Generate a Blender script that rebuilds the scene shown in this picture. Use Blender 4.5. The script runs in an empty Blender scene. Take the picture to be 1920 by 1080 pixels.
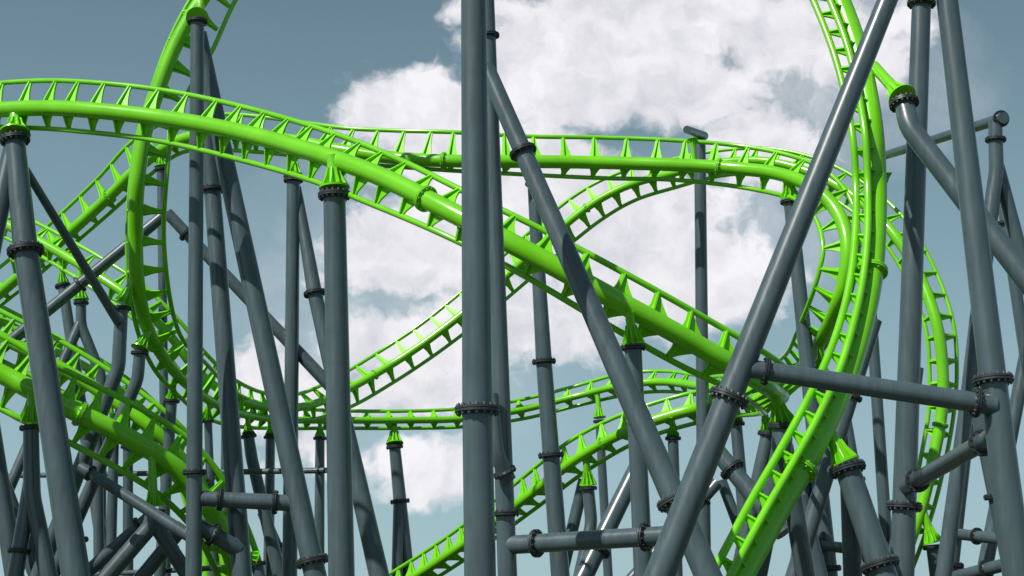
import bpy, math, random
from mathutils import Vector, Matrix
random.seed(4)
S = bpy.context.scene; COL = S.collection
F = 3000.0; PITCH = math.radians(12); CAM = Vector((0, 0, 1.7))
FW = Vector((0, math.cos(PITCH), math.sin(PITCH))); UP = Vector((0, -math.sin(PITCH), math.cos(PITCH)))

def ray(px, py):
    return FW + Vector((1, 0, 0))*((px-960)/F) + UP*((540-py)/F)
def at(px, py, d):
    r = ray(px, py); return CAM + r*(d/r.y)
def proj(P):
    v = P-CAM; z = v.dot(FW)
    return 960+F*v.x/z, 540-F*v.dot(UP)/z

# ------------------------------------------------------------- materials
def paint(name, base, dark, rough, bump=.02, streak=True, coat=0.0, bs=.12, cr_=.12):
    m = bpy.data.materials.new(name); m.use_nodes = True
    nt = m.node_tree; N = nt.nodes; L = nt.links
    b = N['Principled BSDF']
    tc = N.new('ShaderNodeNewGeometry')
    n1 = N.new('ShaderNodeTexNoise'); n1.inputs['Scale'].default_value = 1.1; n1.inputs['Detail'].default_value = 4; n1.inputs['Roughness'].default_value = .62
    mp = N.new('ShaderNodeMapping'); mp.inputs['Scale'].default_value = (6, 6, .5) if streak else (.6, .6, .6)
    n2 = N.new('ShaderNodeTexNoise'); n2.inputs['Scale'].default_value = 1.6; n2.inputs['Detail'].default_value = 5
    L.new(tc.outputs['Position'], n1.inputs['Vector']); L.new(tc.outputs['Position'], mp.inputs['Vector']); L.new(mp.outputs[0], n2.inputs['Vector'])
    mul = N.new('ShaderNodeMath'); mul.operation = 'MULTIPLY'; L.new(n1.outputs[0], mul.inputs[0]); L.new(n2.outputs[0], mul.inputs[1])
    rp = N.new('ShaderNodeValToRGB'); rp.color_ramp.elements[0].position = .12; rp.color_ramp.elements[1].position = .36
    rp.color_ramp.elements[0].color = (*dark, 1); rp.color_ramp.elements[1].color = (*base, 1)
    L.new(mul.outputs[0], rp.inputs[0]); L.new(rp.outputs[0], b.inputs['Base Color'])
    rr = N.new('ShaderNodeMapRange'); rr.inputs['From Min'].default_value = .3; rr.inputs['From Max'].default_value = .7
    rr.inputs['To Min'].default_value = rough-.04; rr.inputs['To Max'].default_value = rough+.07
    L.new(n2.outputs[0], rr.inputs['Value']); L.new(rr.outputs[0], b.inputs['Roughness'])
    if bs > 0:
        n3 = N.new('ShaderNodeTexNoise'); n3.inputs['Scale'].default_value = 9; n3.inputs['Detail'].default_value = 3
        L.new(tc.outputs['Position'], n3.inputs['Vector'])
        bp = N.new('ShaderNodeBump'); bp.inputs['Strength'].default_value = bs; bp.inputs['Distance'].default_value = bump
        L.new(n3.outputs[0], bp.inputs['Height']); L.new(bp.outputs[0], b.inputs['Normal'])
    b.inputs['Coat Weight'].default_value = coat; b.inputs['Coat Roughness'].default_value = cr_
    return m
GREEN = paint('lime_green_paint', (.165, .60, .003), (.135, .50, .003), .28, coat=.45, streak=False, bs=0, cr_=.16)
TIE = paint('lime_green_tie_glow_tint', (.20, .68, .004), (.165, .60, .004), .45, streak=False, bs=0)  # track green lightened, putting the sunlit glow of the fins into the colour
GREY = paint('slate_grey_paint', (.068, .104, .123), (.048, .074, .088), .32, coat=.4, bs=.03, cr_=.22)
DARK = paint('dark_flange_steel', (.03, .04, .047), (.017, .023, .028), .42)
BOLT = paint('weathered_bolt_steel', (.11, .12, .125), (.04, .045, .05), .45, streak=False)
GROUND = paint('dry_grass_ground', (.07, .085, .05), (.042, .052, .028), .9, streak=False)

# ------------------------------------------------------------- mesh helpers
class MB:
    def __init__(s): s.v = []; s.f = []; s.sm = []
    def tube(s, P, R, n=18, cap=True):
        if not isinstance(R, (list, tuple)): R = [R]*len(P)
        k = len(P); T = []
        for i in range(k):
            a = P[max(i-1, 0)]; b = P[min(i+1, k-1)]; T.append((b-a).normalized())
        u = T[0].orthogonal().normalized(); b0 = len(s.v); rings = []
        for i in range(k):
            u = (u - T[i]*u.dot(T[i])).normalized(); w = T[i].cross(u)
            r = []
            for j in range(n):
                a = 2*math.pi*j/n; r.append(len(s.v)); s.v.append(P[i]+u*(math.cos(a)*R[i])+w*(math.sin(a)*R[i]))
            rings.append(r)
        for i in range(k-1):
            for j in range(n):
                s.f.append((rings[i][j], rings[i][(j+1) % n], rings[i+1][(j+1) % n], rings[i+1][j])); s.sm.append(True)
        if cap:
            for r, fl in ((rings[0], True), (rings[-1], False)):
                c = [len(s.v)+j for j in range(n)]
                s.v += [s.v[q].copy() for q in r]
                s.f.append(tuple(reversed(c)) if fl else tuple(c)); s.sm.append(False)
    def plate(s, pts, nrm, th):
        n = len(pts); b = len(s.v); o = nrm.normalized()*(th/2)
        s.v += [p+o for p in pts]+[p-o for p in pts]
        s.f.append(tuple(b+i for i in range(n))); s.f.append(tuple(b+n+i for i in reversed(range(n)))); s.sm += [False]*2
        for i in range(n):
            j = (i+1) % n; s.f.append((b+i, b+n+i, b+n+j, b+j)); s.sm.append(False)
    def mesh(s, name, m, off=Vector()):
        me = bpy.data.meshes.new(name); me.from_pydata([tuple(p-off) for p in s.v], [], s.f)
        me.polygons.foreach_set('use_smooth', s.sm); me.materials.append(m); me.update(); return me

def thing(name, label, cat, loc, group=None):
    o = bpy.data.objects.new(name, None); COL.objects.link(o); o.location = loc; o.empty_display_size = .3
    o['label'] = label; o['category'] = cat
    if group: o['group'] = group
    return o
def part(name, mb, m, root):
    o = bpy.data.objects.new(name, mb.mesh(name, m, root.location)); COL.objects.link(o); o.parent = root; return o

def frame(P, T):
    T = T.normalized(); u = T.orthogonal().normalized(); w = T.cross(u)
    return Matrix(((u.x, w.x, T.x, P.x), (u.y, w.y, T.y, P.y), (u.z, w.z, T.z, P.z), (0, 0, 0, 1)))

bolt_cache = {}
def bolt_mesh(sz):
    k = round(sz, 3)
    if k not in bolt_cache:
        mb = MB(); z = sz
        mb.tube([Vector((0, 0, -z*2.6)), Vector((0, 0, z*2.6))], sz*.4, 8)
        mb.tube([Vector((0, 0, z*1.25)), Vector((0, 0, z*2.2))], sz*.8, 6)
        mb.tube([Vector((0, 0, -z*2.2)), Vector((0, 0, -z*1.25))], sz*.8, 6)
        bolt_cache[k] = mb.mesh('bolt', BOLT)
    return bolt_cache[k]
def flange(root, P, T, R, big, mat=DARK, name='flange', wide=1.5):
    """bolted pipe joint: two collars facing each other, weld neck, ring of bolts"""
    mb = MB(); Z = Vector((0, 0, 1)); t = R*.18; g = .006
    for sg in (1, -1):
        a = Vector((0, 0, sg*g)); b = Vector((0, 0, sg*t)); c = Vector((0, 0, sg*(t+R*.16)))
        mb.tube([a, b] if sg > 0 else [b, a], R*wide, 28)
        mb.tube([b, c] if sg > 0 else [c, b], [R*1.14, R*1.02] if sg > 0 else [R*1.02, R*1.14], 24)
    nb = 16 if big else 12; sz = R*(.135 if big else .18); rb = R*(wide-.19)
    if not big:
        for k in range(nb):
            a = 2*math.pi*k/nb; c = Vector((math.cos(a)*rb, math.sin(a)*rb, 0))
            mb.tube([c-Z*(t+sz*.9), c+Z*(t+sz*.9)], sz*.6, 6)
    o = bpy.data.objects.new(name, mb.mesh(name, mat)); COL.objects.link(o); o.parent = root
    M = frame(P-root.location, T); o.matrix_local = M
    if big:
        me = bolt_mesh(t*.85)
        for k in range(nb):
            a = 2*math.pi*k/nb
            c = bpy.data.objects.new('bolt', me); COL.objects.link(c); c.parent = o
            c.location = (math.cos(a)*rb, math.sin(a)*rb, 0)
    return o

def roundk(P, R):
    """short mitred elbows on a kinked pipe"""
    Q = [P[0]]; W = [R[0]]
    for i in range(1, len(P)-1):
        a, b, c = P[i-1], P[i], P[i+1]
        da, dc = (a-b), (c-b); k = min(.22, da.length*.4, dc.length*.4)
        p0 = b+da.normalized()*k; p2 = b+dc.normalized()*k
        for t in (0, .25, .5, .75, 1):
            Q.append(p0*(1-t)**2+b*(2*t*(1-t))+p2*t*t); W.append(R[i])
    return Q+[P[-1]], W+[R[-1]]

def pipe_pts(pts, ground):
    P = [at(p[0], p[1], p[2]) for p in pts]; R = [p[3]*.5*p[2]/F*1.02 for p in pts]
    if ground:
        a, b = P[-2], P[-1]; d = (b-a)
        if d.z < 0 and b.z > 0:
            P[-1] = b + d*(b.z/(-d.z))
    return P, R
def nearest(P, R, px, py):
    best = None
    for i in range(len(P)-1):
        for k in range(161):
            t = k/160; q = P[i].lerp(P[i+1], t); x, y = proj(q); e = (x-px)**2+(y-py)**2
            if best is None or e < best[0]: best = (e, q, P[i+1]-P[i], R[i]*(1-t)+R[i+1]*t)
    return best[1:]

def bracket(root, B, A, R):
    """green saddle: neck from the spine (A) down to its bolted foot plate (B) with stiffening ribs"""
    T = (B-A); Ln = T.length; T.normalize(); mb = MB()
    mb.tube([A, A.lerp(B, .4), B-T*.03], [R*.62, R*.6, R*.68], 18)
    u = T.orthogonal().normalized(); w = T.cross(u)
    br = part('saddle_bracket', mb, GREEN, root)
    h = min(Ln*.6, R*2.3)
    for k in range(10):
        a = 2*math.pi*k/10; o = u*math.cos(a)+w*math.sin(a); f = MB()
        f.plate([B-T*.02+o*R*.5, B-T*.02+o*R*1.4, B-T*(.02+R*.3)+o*R*1.36, B-T*h*.6+o*R*.92, B-T*h+o*R*.74, B-T*h+o*R*.45], T.cross(o), R*.12)
        fo = bpy.data.objects.new('rib', f.mesh('rib', TIE, root.location)); COL.objects.link(fo); fo.parent = br
    p = MB(); p.tube([B-T*R*.18, B], R*1.5, 28)
    po = bpy.data.objects.new('foot_plate', p.mesh('foot_plate', GREEN, root.location)); COL.objects.link(po); po.parent = br

def support(name, cat, label, pipes, fl=(), br=(), ground=True, group=None):
    """pipes: lists of (px, py, depth, width); fl: (pipe, px, py); br: (spine px,py,depth, foot px,py,depth, width)"""
    data = []
    for k, p in enumerate(pipes):
        g = ground if isinstance(ground, bool) else ground[k]
        data.append(pipe_pts(p, g))
    b = data[0][0][-1] if (ground is True or (not isinstance(ground, bool) and ground[0])) else data[0][0][0]
    root = thing(name, label, cat, (b.x, b.y, max(b.z, 0)), group)
    for k, (P, R) in enumerate(data):
        mb = MB(); Q, W = roundk(P, R); mb.tube(Q, W, 28)
        part('post' if k == 0 and 'brace' not in name else ('pipe' if 'brace' in name else 'leg'), mb, GREY, root)
    for k, px, py in fl:
        P, R = data[k]; q, T, r = nearest(P, R, px, py)
        flange(root, q, T, r, r*2*F/q.y > 38)
    for x0, y0, d0, x1, y1, d1, wd in br:
        bracket(root, at(x1, y1, d1), at(x0, y0, d0), wd*.5*d1/F)
    return root

# ------------------------------------------------------------- tracks
def cr(a, b, c, d, t):
    return .5*((2*b)+(c-a)*t+(2*a-5*b+4*c-d)*t*t+(3*b-a-3*c+d)*t**3)
def track_run(rows, runs, da, db, finw=(.26, .26), rs=.215, rr=.07, gap=.92, joints=()):
    K = []
    for r in rows:
        x, y, d, ax, ay, bx, by = r
        K.append((at(x, y, d), at(ax, ay, d+da), at(bx, by, d+db)))
    for run in runs:
        i0, i1, label = run[:3]
        r0, r1 = run[3] if len(run) > 3 else (rs, rs)
        gp = run[4] if len(run) > 4 else gap
        s = []
        for i in range(i0, i1):
            g = lambda j: K[min(max(j, 0), len(K)-1)]
            for q in range(14):
                t = q/14; s.append([cr(g(i-1)[c], g(i)[c], g(i+1)[c], g(i+2)[c], t) for c in range(3)])
        s.append(list(K[i1])); ns = len(s)-1
        RS = [r0+(r1-r0)*min(1, i/ns*2.5) for i in range(ns+1)]
        root = thing('coaster_track', label, 'roller coaster track', s[0][0].copy())
        for c, nm, rad, n in ((0, 'spine', RS, 28), (1, 'rail', rr, 14), (2, 'rail', rr, 14)):
            mb = MB(); mb.tube([q[c] for q in s], rad, n); part(nm, mb, GREEN, root)
        acc = gp*.5
        for i in range(1, len(s)-1):
            acc += (s[i][0]-s[i-1][0]).length
            if acc < gp: continue
            acc = 0; fw = finw[0]+(finw[1]-finw[0])*i/len(s); rsi = RS[i]
            Sp = s[i][0]; T = (s[i+1][0]-s[i-1][0]).normalized(); mb = MB()
            for c in (1, 2):
                Rl = s[i][c]; w = Rl-Sp; w = w-T*w.dot(T); Ln = w.length; w.normalize(); nn = T.cross(w)
                f0 = rsi*.75; L2 = max(Ln-rr*.5, f0+.05); H = L2-f0
                pr = []
                for q in range(7):
                    t = q/6; pr.append(Sp+w*(L2-H*t)+T*(.065+fw*t**1.45))
                pl = [Sp+w*f0-T*.12, Sp+w*(f0+H*.45)-T*.07, Sp+w*L2-T*.065]
                mb.plate(pr+pl, nn, .05)
                mb.plate([Sp+w*f0+nn*.12, Sp+w*L2+nn*.06, Sp+w*L2-nn*.06, Sp+w*f0-nn*.12], T, .04)
            part('cross_tie', mb, TIE, root)
        for px, py in joints:
            bi = min(range(1, len(s)-1), key=lambda i: (proj(s[i][0])[0]-px)**2+(proj(s[i][0])[1]-py)**2)
            x, y = proj(s[bi][0])
            if abs(x-px)+abs(y-py) > 45: continue
            flange(root, s[bi][0], s[bi+1][0]-s[bi-1][0], RS[bi], False, GREEN, name='joint_flange', wide=1.36)

T1 = [(-200,240,45,-200,190,-205,262), (-60,212,43,-60,163,-60,240), (60,203,42,60,152,60,240), (160,206,41,165,154,158,247), (300,221,40,310,170,290,263),
 (450,248,38.5,470,204,440,297), (600,290,36.5,625,250,580,337), (720,334,35,750,300,690,380), (860,405,33.5,888,368,827,438),
 (1000,478,33,1035,440,967,508), (1150,560,33,1189,522,1117,596), (1300,643,33.5,1339,606,1264,679), (1395,697,34,1435,662,1357,724),
 (1445,728,35.6,1487,702,1408,752), (1462,744,39.5,1496,722,1432,772), (1425,746,46,1430,718,1422,776), (1330,760,50,1325,730,1335,786),
 (1200,798,51,1190,768,1210,822), (1090,855,52,1073,824,1107,878), (980,938,54,966,907,995,960), (870,1020,56,856,994,885,1040),
 (760,1092,58,746,1067,775,1110), (640,1160,60,626,1137,655,1180)]
track_run(T1, [(0, 15, 'thick front track arching in at upper left, then dropping diagonally across the middle'),
               (15, 22, 'low track climbing from the bottom edge left of centre up under the diagonal drop', (.215, .16), .66)], .38, .38, (.18, .5), rs=.222,
          joints=[(793,372), (1130,832)], gap=.84)
T2 = [(-200,715,58,-215,675,-188,730), (-60,600,57,-75,560,-48,612), (40,515,56,22,483,55,530), (130,437,55,110,405,145,452), (205,368,54,183,335,222,385), (270,305,53,252,262,285,325),
 (340,262,52,332,222,345,285), (430,250,51,428,214,430,282), (540,262,50,545,226,535,290), (640,282,49,645,240,630,305), (740,296,48.5,745,245,735,312),
 (850,302,48,850,248,850,320), (1000,303,48,1000,256,1000,328), (1130,305,48,1130,258,1130,334), (1260,309,47.5,1260,263,1260,337),
 (1370,315,47,1375,272,1362,347), (1460,326,46,1475,290,1448,362), (1525,352,45,1545,318,1500,378), (1568,395,44.5,1593,370,1530,412),
 (1588,450,44,1610,440,1543,460), (1585,515,44,1602,520,1537,505), (1568,575,44.5,1582,585,1520,560), (1540,635,46,1550,645,1496,618),
 (1500,688,49,1505,700,1470,668), (1425,716,53,1425,733,1415,696), (1335,726,57,1335,742,1332,706), (1250,716,60,1250,734,1250,696),
 (1170,722,61,1175,740,1165,701), (1080,743,62,1085,760,1075,725), (980,768,62,982,785,975,750), (870,785,61,870,800,870,766),
 (750,788,60,750,803,750,771), (640,788,59,640,803,640,770), (540,787,57,538,803,545,765), (460,778,54,448,800,470,750),
 (400,755,51,385,782,425,722), (345,715,48.5,335,742,385,680), (300,660,47,288,690,345,640), (272,600,46,258,620,325,590),
 (257,520,45,242,530,312,512), (254,430,44.5,239,440,307,430), (258,340,44,244,350,312,340), (271,250,44,258,255,322,255),
 (298,165,44,285,165,350,178), (332,80,44,318,75,398,95), (375,5,44,360,-5,442,0), (425,-60,44,413,-75,490,-60), (520,-150,44,510,-170,570,-130)]
track_run(T2, [(0, 23, 'long level track high behind the front one, curling down at its right end', (.2, .205)),
               (23, 34, 'thin distant track lying low and nearly level across the middle', (.205, .13)),
               (34, 47, 'big left loop track curving from the top edge down and round', (.13, .22))], .4, .4, (.18, .24), gap=.82,
          joints=[(833,300), (205,368), (1345,313), (1530,350), (290,650)])
T4 = [(-200,325,56,-190,295,-210,345), (-60,385,55,-50,355,-70,405), (20,425,54,30,398,10,445), (100,467,53,112,440,88,487), (180,515,52,195,487,165,535), (250,563,51.5,268,535,235,585),
 (315,625,51.5,335,600,297,645), (365,690,52,388,665,348,708), (420,735,53,440,712,405,757), (490,762,55,500,738,482,785), (570,762,57,562,738,580,787),
 (640,736,59,626,710,657,763), (720,692,60,704,664,736,718), (800,640,60,784,612,816,665), (880,578,60,862,550,898,603), (960,508,60,942,481,979,535),
 (1040,438,59,1022,410,1059,466), (1110,383,58.5,1096,355,1129,411), (1180,347,58,1169,321,1192,375), (1260,325,57,1255,300,1265,352),
 (1350,305,56,1350,282,1350,330), (1440,303,55,1447,279,1432,327), (1530,328,54,1545,303,1518,350), (1610,375,53,1632,352,1592,392),
 (1675,438,52,1702,418,1656,452), (1725,520,51.5,1754,508,1703,530), (1757,610,51,1787,605,1736,618), (1768,700,51,1794,700,1743,705),
 (1765,780,51,1787,785,1741,775), (1750,860,51,1771,870,1728,850), (1728,950,51,1747,965,1710,935), (1690,1060,51,1707,1075,1673,1045), (1640,1180,51,1655,1195,1625,1165)]
track_run(T4, [(0, 10, 'short track slanting down from the left edge behind the left loop', (.2, .15)),
               (10, 20, 'distant track rising from the lower left dip diagonally behind the diagonal drop', (.15, .15)),
               (20, 32, 'far right track rounding the bend and dropping behind the right hand poles', (.15, .19))], .4, .4, (.14, .18), gap=.72,
          joints=[(1765,800), (1100,390), (700,703)])
T9 = [(1500,-160,38.5,1444,-140,1482,-155), (1545,-70,38,1494,-60,1528,-66), (1574,0,37.5,1527,6,1557,2), (1603,80,37,1560,90,1588,84), (1623,165,36.5,1583,172,1608,168), (1636,250,36,1599,258,1622,252),
 (1641,340,36,1605,346,1627,342), (1640,430,35.5,1604,430,1627,430), (1633,520,35,1596,513,1619,518), (1615,610,34.5,1577,598,1601,605),
 (1588,700,34,1547,681,1574,694), (1549,790,33.5,1505,767,1534,782), (1501,880,33,1457,854,1486,870), (1452,965,32.5,1408,939,1437,955),
 (1408,1045,32,1365,1020,1393,1036), (1360,1130,31.5,1318,1107,1346,1122), (1290,1230,31,1250,1208,1277,1224)]
track_run(T9, [(0, 16, 'large right loop track seen edge on, sweeping from top edge to bottom edge')], -.06, -.46, (.2, .2), rs=.265, rr=.085, gap=.55, joints=[(1630,507), (1500,880)])
T10 = [(-200,605,43,-185,535,-215,672), (0,700,43,17,637,-17,758), (60,732,43,77,672,43,788), (150,776,43.5,170,718,130,830), (250,826,44,275,772,224,880), (330,878,44.5,360,829,300,929),
 (388,945,45,423,905,358,986), (418,1000,45.5,456,972,391,1040), (445,1075,46,486,1057,413,1094), (460,1150,46.5,498,1150,426,1165), (465,1250,47,503,1240,431,1255)]
track_run(T10, [(0, 10, 'thick shaded track plunging from the left edge at lower left')], .4, .4, (.22, .3), rs=.265, rr=.09, gap=.72, joints=[(150,776)])
T11 = [(-200,530,50,-190,490,-210,565), (0,632,50,14,590,-14,668), (100,682,50,114,640,86,718), (200,742,50,216,702,184,778), (290,808,50,310,772,270,842),
 (350,872,50.5,375,842,328,900), (395,945,51,422,925,370,965), (420,1030,51,448,1020,394,1042), (430,1120,51,458,1115,404,1128), (435,1230,51,463,1225,408,1238)]
track_run(T11, [(0, 9, 'slimmer far track running just above and behind the thick shaded one')], .35, .35, (.18, .24), rs=.2, rr=.085, gap=.7)
T12 = [(-200,500,58,-195,478,-205,522), (0,600,58,10,578,-10,622), (90,650,58,102,628,78,670), (180,700,58,194,678,167,720), (260,762,58,278,742,244,780), (325,835,58,345,818,305,850), (365,920,58,388,910,343,930), (385,1020,58,408,1015,362,1025), (390,1130,58,413,1130,367,1130), (392,1240,58,414,1240,370,1240)]
track_run(T12, [(0, 9, 'farthest thin track at lower left, seen just over the slimmer one')], .35, .35, (.15, .15), rs=.16, gap=.7)

# ------------------------------------------------------------- supports
COLN, FRM = 'steel_support', 'forked_steel_support'
sup = support
CC, CF = 'coaster support', 'coaster support'
sup(COLN, CC, 'thickest upright grey pole left of centre, unbroken from top to bottom with one bolted collar',
    [[(887,-90,28,48), (895,768,28,56), (901,1120,28,60)]], [(0,895,768)])
sup(FRM, CF, 'grey frame behind the thickest pole, with a long leg slanting down to the right',
    [[(910,-90,31,28), (953,1120,31,37)], [(911,125,30.9,33), (1345,1120,28.6,53)]],
    [(0,918,68), (0,949,962), (1,980,288), (1,1264,935)])
sup(COLN, CC, 'long thick grey pole leaning from upper right to bottom centre before the right loop',
    [[(1700,-90,27,38), (1367,745,27,50), (1225,1110,27,60)]], [(0,1368,743)])
sup(COLN, CC, 'smooth upright pole with bright green saddle under the front track left of centre',
    [[(627,366,35.95,42), (641,1110,35.95,50)]], [(0,627,362)], [(624,292,35.97,627,353,35.95,40)])
sup(FRM, CF, 'tall slim pole inside the left loop with two spreading legs behind it',
    [[(370,40,42,26), (363,1110,42,31)], [(376,62,42.6,24), (424,310,42.9,36), (600,1120,42,42)], [(388,190,43.6,24), (398,355,43.6,32), (457,1120,42.6,38)]],
    [(0,370,42), (0,363,885), (1,586,1050), (2,398,357)], [(376,6,43.9,370,34,42,30)])
sup(FRM, CF, 'slim bright pole left of the green saddle pole, with a bent leg beside it',
    [[(550,338,49.8,25), (543,1110,49.8,28)], [(556,352,50,18), (590,550,49.5,28), (718,1110,48.5,40)]],
    [(0,550,338), (1,590,550)], [(550,268,50,550,331,49.8,26)])
sup(FRM, CF, 'two legged grey frame at the left edge under the crest of the front track',
    [[(28,262,42,38), (48,470,41.6,46), (147,1110,41,54)], [(26,266,42.1,34), (-25,500,41.6,40), (-130,980,41,44)]],
    [(0,28,262), (0,48,472)], [(30,207,42.3,28,252,42,40)])
sup('cross_brace', 'brace', 'thin straight brace slanting right from the left edge frame to the kinked post',
    [[(40,305,42,16), (222,604,44.8,18)]], ground=False)
sup(FRM, CF, 'slender distant pole with a stubby capped arm over the high level track',
    [[(1312,250,49.5,22), (1321,1110,49.5,26)], [(1288,243,47.4,15), (1320,255,49.9,17)]],
    [], [(1302,306,47.5,1298,260,47.5,14)], ground=[True, False])
sup(COLN, CC, 'dark upright pole right of the right loop, reaching the top edge with two collars',
    [[(1731,-90,38,36), (1690,1110,38,46)]], [(0,1728,8), (0,1696,950)])
sup(COLN, CC, 'thick grey pole near the right edge leaning slightly, joined by the long level brace',
    [[(1765,-90,27.5,40), (1862,712,27,50), (1912,1110,27,58)]], [(0,1862,711)])
sup('cross_brace', 'brace', 'long nearly level brace bolted in front of the right loop between two poles',
    [[(1395,690,27,36), (1866,760,26.9,38)]], [(0,1437,697), (0,1832,754)], ground=False)
sup(COLN, CC, 'elbowed pipe slanting to the right edge from a bright green arm on the loop',
    [[(1694,190,35.6,38), (1706,240,35.4,40), (1930,530,34.2,44), (2100,750,33.3,46)]], [(0,1695,194)], [(1638,124,36.6,1692,183,35.6,38)])
sup(FRM, CF, 'grey portal frame at far right with a rising top beam and spread legs',
    [[(1866,228,44.2,26), (1868,320,44.2,28), (1852,440,44.2,30), (1773,1120,44.2,36)], [(1655,293,52,16), (1882,221,43.9,22)], [(1870,310,44.4,26), (1925,520,44.6,28), (2060,1000,45,30)]],
    [(0,1868,262), (0,1774,1058), (1,1878,223)], [(1652,408,52.5,1660,322,52,18)], ground=[True, False, True])
sup('cross_brace', 'brace', 'level brace at bottom centre just right of the thickest pole with two collars',
    [[(952,1022,31,34), (1290,1002,29,36)]], [(0,1005,1018), (0,1210,1006)], ground=False)
sup('cross_brace', 'brace', 'short level brace at lower left between the slim loop pole and its leg',
    [[(366,934,42.08,28), (556,944,42.25,30)]], [(0,412,936), (0,516,942)], ground=False)
sup('cross_brace', 'brace', 'thick short brace slanting down right below the short level brace at lower left',
    [[(364,982,42.1,28), (448,1030,42.65,33)]], [(0,400,1002)], ground=False)
sup(COLN, CC, 'straight column with a green saddle under the lower half of the diagonal drop',
    [[(1187,652,33.0,32), (1208,1110,33.0,37)]], [(0,1187,649)], [(1180,585,32.85,1187,643,33.0,30)])
sup(FRM, CF, 'small distant forked post under the thin level track, alone against sky',
    [[(740,838,60,21), (750,940,60,24), (768,1110,60,26)], [(748,925,60,20), (744,1110,59.5,22)]], [(0,740,838), (0,750,940)], [(738,790,60.2,740,832,60,22)])
sup(COLN, CC, 'long grey column behind the diagonal drop right of the thickest pole',
    [[(1000,350,48.6,22), (1020,680,48.6,30), (1053,1110,48.6,37)]], [(0,1020,678), (0,1034,852)], [(1000,306,48.1,1000,346,48.6,22)])
sup(COLN, CC, 'thin far post with a green saddle under the thin level track right of centre',
    [[(1124,790,61.6,16), (1142,1110,61.6,18)]], [(0,1124,788)], [(1120,735,61.7,1124,783,61.6,16)])
sup(COLN, CC, 'kinked short post under the low climbing track at bottom centre',
    [[(1103,916,52.2,22), (1109,980,52.2,23), (1080,1110,51.8,24)]], [(0,1103,915)], [(1098,852,52,1103,909,52.2,22)])
sup(COLN, CC, 'slim column with dark collar under the right end of the high level track',
    [[(1482,378,46,26), (1558,1110,46,33)]], [(0,1482,376), (0,1554,1064)], [(1478,332,45.8,1482,370,46,28)])
sup(FRM, CF, 'two legged support with green saddle where the diagonal drop meets the right loop',
    [[(1467,800,36.2,36), (1466,840,36.2,38), (1412,1110,37,40)], [(1470,835,36.4,34), (1515,1110,37,38)]], [(0,1467,799)], [(1452,733,35.9,1467,792,36.2,36)])
sup(FRM, CF, 'stout support right of the loop with a bright green arm reaching its lower curve',
    [[(1587,874,33.4,46), (1669,1115,33,52)], [(1592,890,33.7,34), (1600,1110,34.5,36)]], [(0,1589,878), (0,1650,1058)], [(1550,795,33.5,1585,868,33.4,38)])
sup('cross_brace', 'brace', 'short brace rising to the right between the two far right poles near bottom',
    [[(1700,912,37.8,30), (1868,815,30,34)]], [(0,1722,902), (0,1842,831)], ground=False)
sup(COLN, CC, 'distant slim pole just right of the right loop, leaning slightly right going down',
    [[(1626,470,52.6,20), (1668,1110,52.6,25)]], [], [(1648,412,52.6,1626,465,52.6,18)])
sup(COLN, CC, 'short post with green saddle at the foot of the far right track',
    [[(1750,1026,51,26), (1762,1120,51,28)]], [(0,1750,1025)], [(1728,952,51,1750,1018,51,26)])
sup('cross_brace', 'brace', 'level brace leaving the right edge near the bottom, upper of two',
    [[(1785,1000,44,20), (1960,1020,41,23)]], [(0,1832,1005)], ground=False)
sup('cross_brace', 'brace', 'brace at the bottom right corner rising to the right edge, lower of two',
    [[(1775,1086,44,22), (1960,1040,41,25)]], [(0,1850,1068)], ground=False)
sup(COLN, CC, 'kinked grey post with bright green saddle left of the left loop',
    [[(228,578,45,24), (222,690,45,26), (60,1110,45,30)]], [(0,228,577)], [(254,515,45,229,570,45,27)])
sup(COLN, CC, 'kinked post hanging under the lower left curve of the left loop',
    [[(262,662,46,22), (258,712,46,23), (85,1110,46,27)]], [(0,262,660)], [(280,618,46.2,262,654,46,24)])
sup(FRM, CF, 'forked distant post under the short slanting track at left',
    [[(152,568,52.4,19), (152,610,52.4,20), (190,705,52.4,20), (188,1110,52.4,22)], [(150,606,52.4,19), (-40,1050,51,22)]], [(0,152,568)], [(150,498,52.4,152,562,52.4,20)])
sup('diagonal_brace', 'brace', 'long brace rising from the left edge to the middle of the left loop',
    [[(-20,672,50,22), (312,400,50,22)]], [(0,150,533)], ground=False)
sup('diagonal_brace', 'brace', 'long brace slanting right from inside the left loop to the green saddle pole',
    [[(314,400,50,22), (625,730,50,24)]], [(0,350,440)], ground=False)
sup(COLN, CC, 'thin far post seen through the upper part of the left loop',
    [[(302,318,52.6,16), (312,1110,52.6,18)]], [(0,302,318)], [(300,286,52.6,302,312,52.6,18)])
sup(FRM, CF, 'bottom left support with green saddle under the thick shaded track, forking downwards',
    [[(58,802,42.9,28), (60,930,42.9,31), (97,1110,42.9,36)], [(58,900,43.0,27), (24,1110,42.8,32)]], [(0,58,800), (1,37,1032)], [(60,735,42.8,58,793,42.9,28)])
sup(COLN, CC, 'leaning pole cut by the left edge at the bottom left corner',
    [[(-32,700,45,32), (32,1110,45,36)]])
sup(FRM, CF, 'splayed support with green saddle near the foot of the thick shaded track',
    [[(288,958,44.2,28), (284,985,44.2,30), (176,1110,44,34)], [(290,982,44.3,27), (372,1110,44.8,30)]], [(0,288,957)], [(285,848,44.1,288,950,44.2,26)])
for fx, fy, bx, sx, sy, lab in ((183,800,186,175,728,'far slim post leftmost of three under the slimmer track at lower left'),
               (214,815,206,206,747,'far slim post middle of three under the slimmer track at lower left'),
               (240,832,240,240,770,'far slim post rightmost of three under the slimmer track at lower left')):
    sup(COLN, CC, lab, [[(fx,fy+6,50,18), (bx,1110,50,21)]], [(0,fx,fy+5)], [(sx,sy,50,fx,fy,50,15)])
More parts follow.
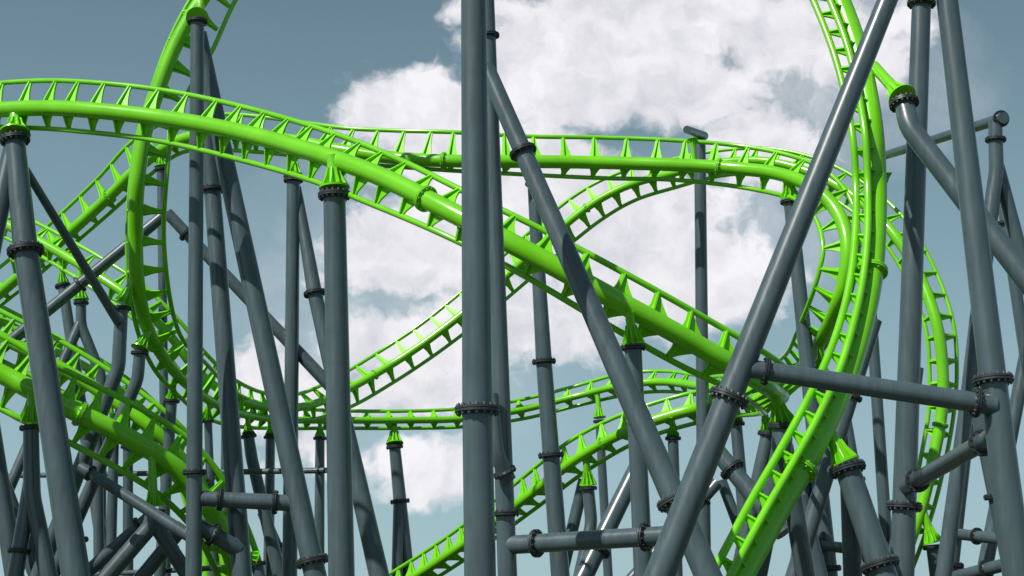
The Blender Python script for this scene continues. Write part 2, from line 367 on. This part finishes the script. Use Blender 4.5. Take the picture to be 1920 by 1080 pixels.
sup(COLN, CC, 'distant bent post below the dip between the slim loop pole and its right leg',
    [[(466,818,54,20), (472,860,54,22), (532,1110,54,27)]], [(0,466,817)], [(464,780,54.2,466,813,54,16)])
sup(COLN, CC, 'narrow far post just right of the slim loop pole below the dip',
    [[(390,790,51,15), (402,1110,51,17)]], [(0,390,789)], [(392,750,50.6,390,786,51,14)])
sup(COLN, CC, 'low post with green saddle at the bottom edge beside the end of the shaded track',
    [[(482,1058,46,22), (494,1120,46,24)]], [(0,482,1057)], [(432,1035,45.8,482,1050,46,24)])
sup(COLN, CC, 'thick pole leaning down left at bottom centre behind the long slanting leg',
    [[(1198,870,45,32), (1080,1110,44,38)]], [(0,1120,1030)])
sup('diagonal_brace', 'brace', 'short thick brace slanting down right between the leaning pole and the right loop',
    [[(1340,840,44,32), (1470,1000,43,34)]], [(0,1372,880)], ground=False)
sup(COLN, CC, 'slim post under the upper end of the low climbing track behind the leaning pole',
    [[(1380,795,49.6,22), (1408,1110,49.6,26)]], [(0,1380,794)], [(1372,756,48.8,1380,788,49.6,18)])
sup(COLN, CC, 'dim far pole leaning down left beside the kinked post at bottom centre',
    [[(1095,900,55,22), (1045,1110,55,25)]])
sup('cross_brace', 'brace', 'very thin level rod crossing the lower left behind the poles',
    [[(-30,893,56,9), (612,882,51,11)]], [(0,600,882)], ground=False)
sup('diagonal_brace', 'brace', 'dark brace slanting down right across the posts at lower left',
    [[(150,875,42.8,20), (360,1008,42.1,23)]], [(0,168,888)], ground=False)
sup('cross_brace', 'brace', 'thin rod along the bottom edge at lower left',
    [[(170,1078,50,9), (420,1064,48,10)]], ground=False)
sup(COLN, CC, 'dark pole leaning down left behind the lower part of the right loop',
    [[(1640,600,43,28), (1480,1110,43,34)]], [(0,1596,745)])
sup('elbow_brace', 'brace', 'short elbowed pipe tucked beside the right side of the thickest pole',
    [[(922,740,30.6,26), (930,850,30.5,28), (953,900,30.7,30)]], [(0,946,886)], ground=False)
sup(COLN, CC, 'far pole left of the stout support, crossing behind the foot of the right loop',
    [[(1500,930,45,28), (1545,1110,45,31)]])
sup(COLN, CC, 'far leaning pole seen left of the thick right edge pole near the bottom',
    [[(1840,560,40,26), (1765,1110,40,31)]])
sup(COLN, CC, 'slim pole cut by the right edge below the slanting elbowed pipe',
    [[(1880,380,46,22), (1990,1110,46,26)]], [(0,1887,420)])
# the thicket of slimmer supports farther back
sup(COLN, CC, 'slim far pole leaning right behind the left edge frame, under the slanting track',
    [[(118,536,53.2,20), (205,1110,52,25)]], [(0,118,536)], [(112,474,53,118,530,53.2,16)])
sup(COLN, CC, 'slender far post below the curve of the left loop, left of the slim loop pole',
    [[(322,752,48.6,20), (298,1110,48.6,23)]], [(0,322,752)], [(330,700,48.3,322,746,48.6,16)])
sup(COLN, CC, 'slender far post under the level track beside the slim bright pole',
    [[(507,820,55.8,17), (503,1110,55.8,22)]], [(0,507,820)], [(505,786,56,507,816,55.8,14)])
sup(COLN, CC, 'far post mostly hidden just left of the green saddle pole',
    [[(600,822,58.4,17), (598,1110,58.4,22)]], [(0,600,822)], [(600,788,58.4,600,818,58.4,14)])
sup(COLN, CC, 'dark raking strut at the bottom left, leaning down left past the slim loop pole',
    [[(345,985,45.6,26), (235,1120,45.6,29)]], [(0,318,1018)])
sup(COLN, CC, 'bare leaning pole just inside the left edge, crossing the forked bottom left support',
    [[(-12,860,46,28), (84,1120,46,31)]])
sup(COLN, CC, 'far pole behind the right loop leaning down left from the curl of the high track',
    [[(1540,705,46.4,25), (1488,1110,46.4,28)]], [(0,1540,705)], [(1538,640,46.1,1540,698,46.4,22)])
sup(COLN, CC, 'far pole leaning down left beneath the turn of the diagonal drop',
    [[(1440,815,46.3,26), (1376,1110,46.5,29)]], [(0,1440,815)], [(1428,748,45.9,1440,808,46.3,22)])
sup(COLN, CC, 'far pole leaning right behind the stout support with the green arm',
    [[(1585,790,47,24), (1640,1110,47,27)]], [(0,1604,900)])
sup(COLN, CC, 'dark pole leaning right between the two bottom right braces',
    [[(1835,770,42,30), (1905,1110,42,33)]], [(0,1868,930)])
sup(COLN, CC, 'dim far pole leaning down left at the right edge behind the thick pole',
    [[(1925,660,47,26), (1838,1110,47,29)]], [(0,1880,900)])
sup(COLN, CC, 'slim far pole between the dark upright pole and the far right track',
    [[(1722,690,52,20), (1668,1110,52,24)]], [(0,1700,850)])
sup(COLN, CC, 'thin far post under the low climbing track, left of the leaning pole foot',
    [[(1262,822,51.2,20), (1270,1110,51.2,23)]], [(0,1262,822)], [(1258,780,50.6,1262,816,51.2,16)])
sup(COLN, CC, 'far thin pole leaning right just right of the slim post under the climbing track',
    [[(1352,900,53,20), (1432,1110,53,23)]], [(0,1392,1005)])
sup('diagonal_brace', 'brace', 'dark strut rising right at bottom centre behind the long slanting leg',
    [[(1180,1090,47,22), (1345,905,47,22)]], [(0,1318,935)], ground=False)
sup('diagonal_brace', 'brace', 'strut rising right across the bottom left below the dark brace',
    [[(150,1085,45.8,24), (282,968,45.4,24)]], [(0,262,986)], ground=False)
sup(COLN, CC, 'dim far pole leaning right between the bent post and the slim bright pole',
    [[(492,960,57,20), (560,1120,57,23)]], [(0,520,1025)])
sup(COLN, CC, 'far thin post seen between the two legs of the slim loop pole',
    [[(424,800,53,18), (420,1110,53,20)]], [(0,422,960)])
sup(COLN, CC, 'leaning dim pole rising right behind the left edge frame near the bottom',
    [[(128,905,47,26), (160,1110,47,29)]], [(0,146,1015)])
sup('cross_brace', 'brace', 'short level brace behind the stout support at bottom right',
    [[(1500,1018,45.4,20), (1640,1034,46.5,20)]], [(0,1530,1021)], ground=False)

# ------------------------------------------------------------- ground
g = MB(); Rg = 3000
g.v = [Vector((-Rg, -Rg, 0)), Vector((Rg, -Rg, 0)), Vector((Rg, Rg, 0)), Vector((-Rg, Rg, 0))]; g.f = [(0, 1, 2, 3)]; g.sm = [False]
go = bpy.data.objects.new('ground', g.mesh('ground', GROUND)); COL.objects.link(go); go['kind'] = 'structure'; go['label'] = 'flat ground under the coaster'

# ------------------------------------------------------------- sun and sky
sd = Vector((-.50, -.46, .74)).normalized()
el = math.asin(sd.z); az = math.atan2(sd.x, sd.y)
ld = bpy.data.lights.new('sun', 'SUN'); ld.energy = 5.0; ld.angle = math.radians(.5); ld.color = (1, .95, .85)
lo = bpy.data.objects.new('sun', ld); COL.objects.link(lo); lo.rotation_euler = (-sd).to_track_quat('-Z', 'Y').to_euler(); lo.location = (0, 0, 60)
W = bpy.data.worlds.new('World'); S.world = W; W.use_nodes = True
nt = W.node_tree; N = nt.nodes; L = nt.links; N.clear()
out = N.new('ShaderNodeOutputWorld'); bg = N.new('ShaderNodeBackground'); bg.inputs['Strength'].default_value = .1; L.new(bg.outputs[0], out.inputs[0])
def M(op, a, b=None, c=None, clamp=False):
    m = N.new('ShaderNodeMath'); m.operation = op; m.use_clamp = clamp
    for i, x in enumerate((a, b, c)):
        if x is None: continue
        if isinstance(x, (int, float)): m.inputs[i].default_value = x
        else: L.new(x, m.inputs[i])
    return m.outputs[0]
def VM(op, a, b):
    m = N.new('ShaderNodeVectorMath'); m.operation = op
    for i, x in enumerate((a, b)):
        if isinstance(x, (tuple, list)): m.inputs[i].default_value = x
        else: L.new(x, m.inputs[i])
    return m.outputs[0]
def MIX(f, a, b):
    m = N.new('ShaderNodeMix'); m.data_type = 'RGBA'
    for k, x in ((0, f), (6, a), (7, b)):
        if isinstance(x, (int, float)): m.inputs[k].default_value = x
        elif isinstance(x, (tuple, list)): m.inputs[k].default_value = (*x, 1)
        else: L.new(x, m.inputs[k])
    return m.outputs[2]
def SS(x, a, b):
    m = N.new('ShaderNodeMapRange'); m.interpolation_type = 'SMOOTHSTEP'; L.new(x, m.inputs['Value'])
    m.inputs['From Min'].default_value = a; m.inputs['From Max'].default_value = b; return m.outputs[0]
tc = N.new('ShaderNodeTexCoord'); sp = N.new('ShaderNodeSeparateXYZ'); L.new(tc.outputs['Generated'], sp.inputs[0])
yy = M('MAXIMUM', sp.outputs[1], .08)
u = M('DIVIDE', sp.outputs[0], yy); v = M('DIVIDE', sp.outputs[2], yy)
cb = N.new('ShaderNodeCombineXYZ'); L.new(u, cb.inputs[0]); L.new(v, cb.inputs[1]); uv = cb.outputs[0]
sky = N.new('ShaderNodeTexSky'); sky.sky_type = 'NISHITA'; sky.sun_disc = False; sky.sun_elevation = el; sky.sun_rotation = az; sky.air_density = 1.0; sky.dust_density = 1.5
hs = N.new('ShaderNodeHueSaturation'); hs.inputs['Saturation'].default_value = .55; hs.inputs['Value'].default_value = .8; L.new(sky.outputs[0], hs.inputs['Color'])
rp = N.new('ShaderNodeValToRGB'); L.new(M('MULTIPLY_ADD', sp.outputs[2], 2.2, 0.0), rp.inputs[0])
e = rp.color_ramp.elements; e[0].position = 0; e[0].color = (.41, .60, .65, 1); e[1].position = 1; e[1].color = (.11, .19, .245, 1)
k = e.new(.22); k.color = (.325, .51, .575, 1); k = e.new(.5); k.color = (.22, .37, .445, 1); k = e.new(.82); k.color = (.135, .232, .30, 1)
x10 = VM('MULTIPLY', rp.outputs[0], (10, 10, 10))
skyc = MIX(.85, hs.outputs[0], x10)
# clouds, laid out by direction in the sky
def noise(vec, sc, det, ro):
    n = N.new('ShaderNodeTexNoise'); n.noise_dimensions = '2D'; n.inputs['Scale'].default_value = sc; n.inputs['Detail'].default_value = det; n.inputs['Roughness'].default_value = ro
    L.new(vec, n.inputs['Vector']); return n
wn = noise(uv, 26, 3, .6)
warp = VM('MULTIPLY', VM('SUBTRACT', wn.outputs['Color'], (.5, .5, .5)), (.032, .028, 0))
uvw = VM('ADD', uv, warp)
blobs = [(790,210,175,105,1.05), (1060,130,215,150,1.1), (1190,40,330,115,1.0), (1200,160,170,130,1.15), (920,300,310,110,.95), (1500,60,280,150,.8), (860,20,70,60,.45), (1420,270,150,125,.8), (1320,180,170,120,.8),
         (1050,400,400,150,1.05), (760,480,190,115,1.0), (1200,500,290,160,.95), (1000,600,320,130,.8), (720,650,170,90,.8), (520,720,120,110,.85), (760,740,180,80,.85),
         (800,880,150,75,.8), (620,850,140,55,.65), (1320,560,180,100,.55), (1650,110,150,130,.55)]
def field(bl, vec, k):
    dens = None
    for x, y, rx, ry, st in bl:
        r = ray(x, y); mp = N.new('ShaderNodeMapping'); mp.vector_type = 'TEXTURE'
        mp.inputs['Location'].default_value = (r.x/r.y, r.z/r.y, 0); mp.inputs['Scale'].default_value = (rx*k/F, ry*k/F, 1)
        L.new(vec, mp.inputs['Vector']); gr = N.new('ShaderNodeTexGradient'); gr.gradient_type = 'SPHERICAL'; L.new(mp.outputs[0], gr.inputs[0])
        q = M('MULTIPLY', gr.outputs['Fac'], st)
        dens = q if dens is None else M('MAXIMUM', dens, q)
    return dens
dens = field(blobs, uvw, 1.3)
haze = field([(1520,140,330,200,1.1), (1400,420,260,160,.8), (760,560,330,330,.75)], uvw, 1.2)
n1 = noise(uvw, 21, 9, .6).outputs[0]; n2 = noise(VM('ADD', uvw, (-.008, .012, 0)), 21, 5, .55).outputs[0]
n3 = noise(uvw, 8, 3, .5).outputs[0]
val = M('ADD', M('MULTIPLY', dens, 1.3), M('ADD', M('MULTIPLY', M('SUBTRACT', n1, .5), 1.15), M('MULTIPLY', M('SUBTRACT', n3, .5), .4)))
mr = M('MULTIPLY', SS(val, .22, .62), SS(dens, .02, .16))
front = M('GREATER_THAN', sp.outputs[1], .1)
hz = M('MULTIPLY', haze, M('MULTIPLY', n1, 1.1), None, True)
alpha = M('MULTIPLY', M('MAXIMUM', M('MULTIPLY', mr, .97), hz), front)
rel = M('MULTIPLY_ADD', M('SUBTRACT', n1, n2), 2.0, .60, True)
rel = M('ADD', M('MULTIPLY', rel, .7), M('MULTIPLY', n3, .62), None, True)
cc = MIX(rel, (5.3, 5.5, 6.1), (9.5, 9.35, 9.7))
L.new(MIX(alpha, skyc, cc), bg.inputs['Color'])

# ------------------------------------------------------------- camera
cd = bpy.data.cameras.new('camera'); cd.sensor_width = 36; cd.lens = 36*F/1920; cd.clip_end = 6000; cd.clip_start = .1
co = bpy.data.objects.new('camera', cd); COL.objects.link(co); co.location = CAM; co.rotation_euler = (math.pi/2+PITCH, 0, 0); S.camera = co
S.view_settings.view_transform = 'Standard'; S.view_settings.look = 'None'; S.view_settings.exposure = 0
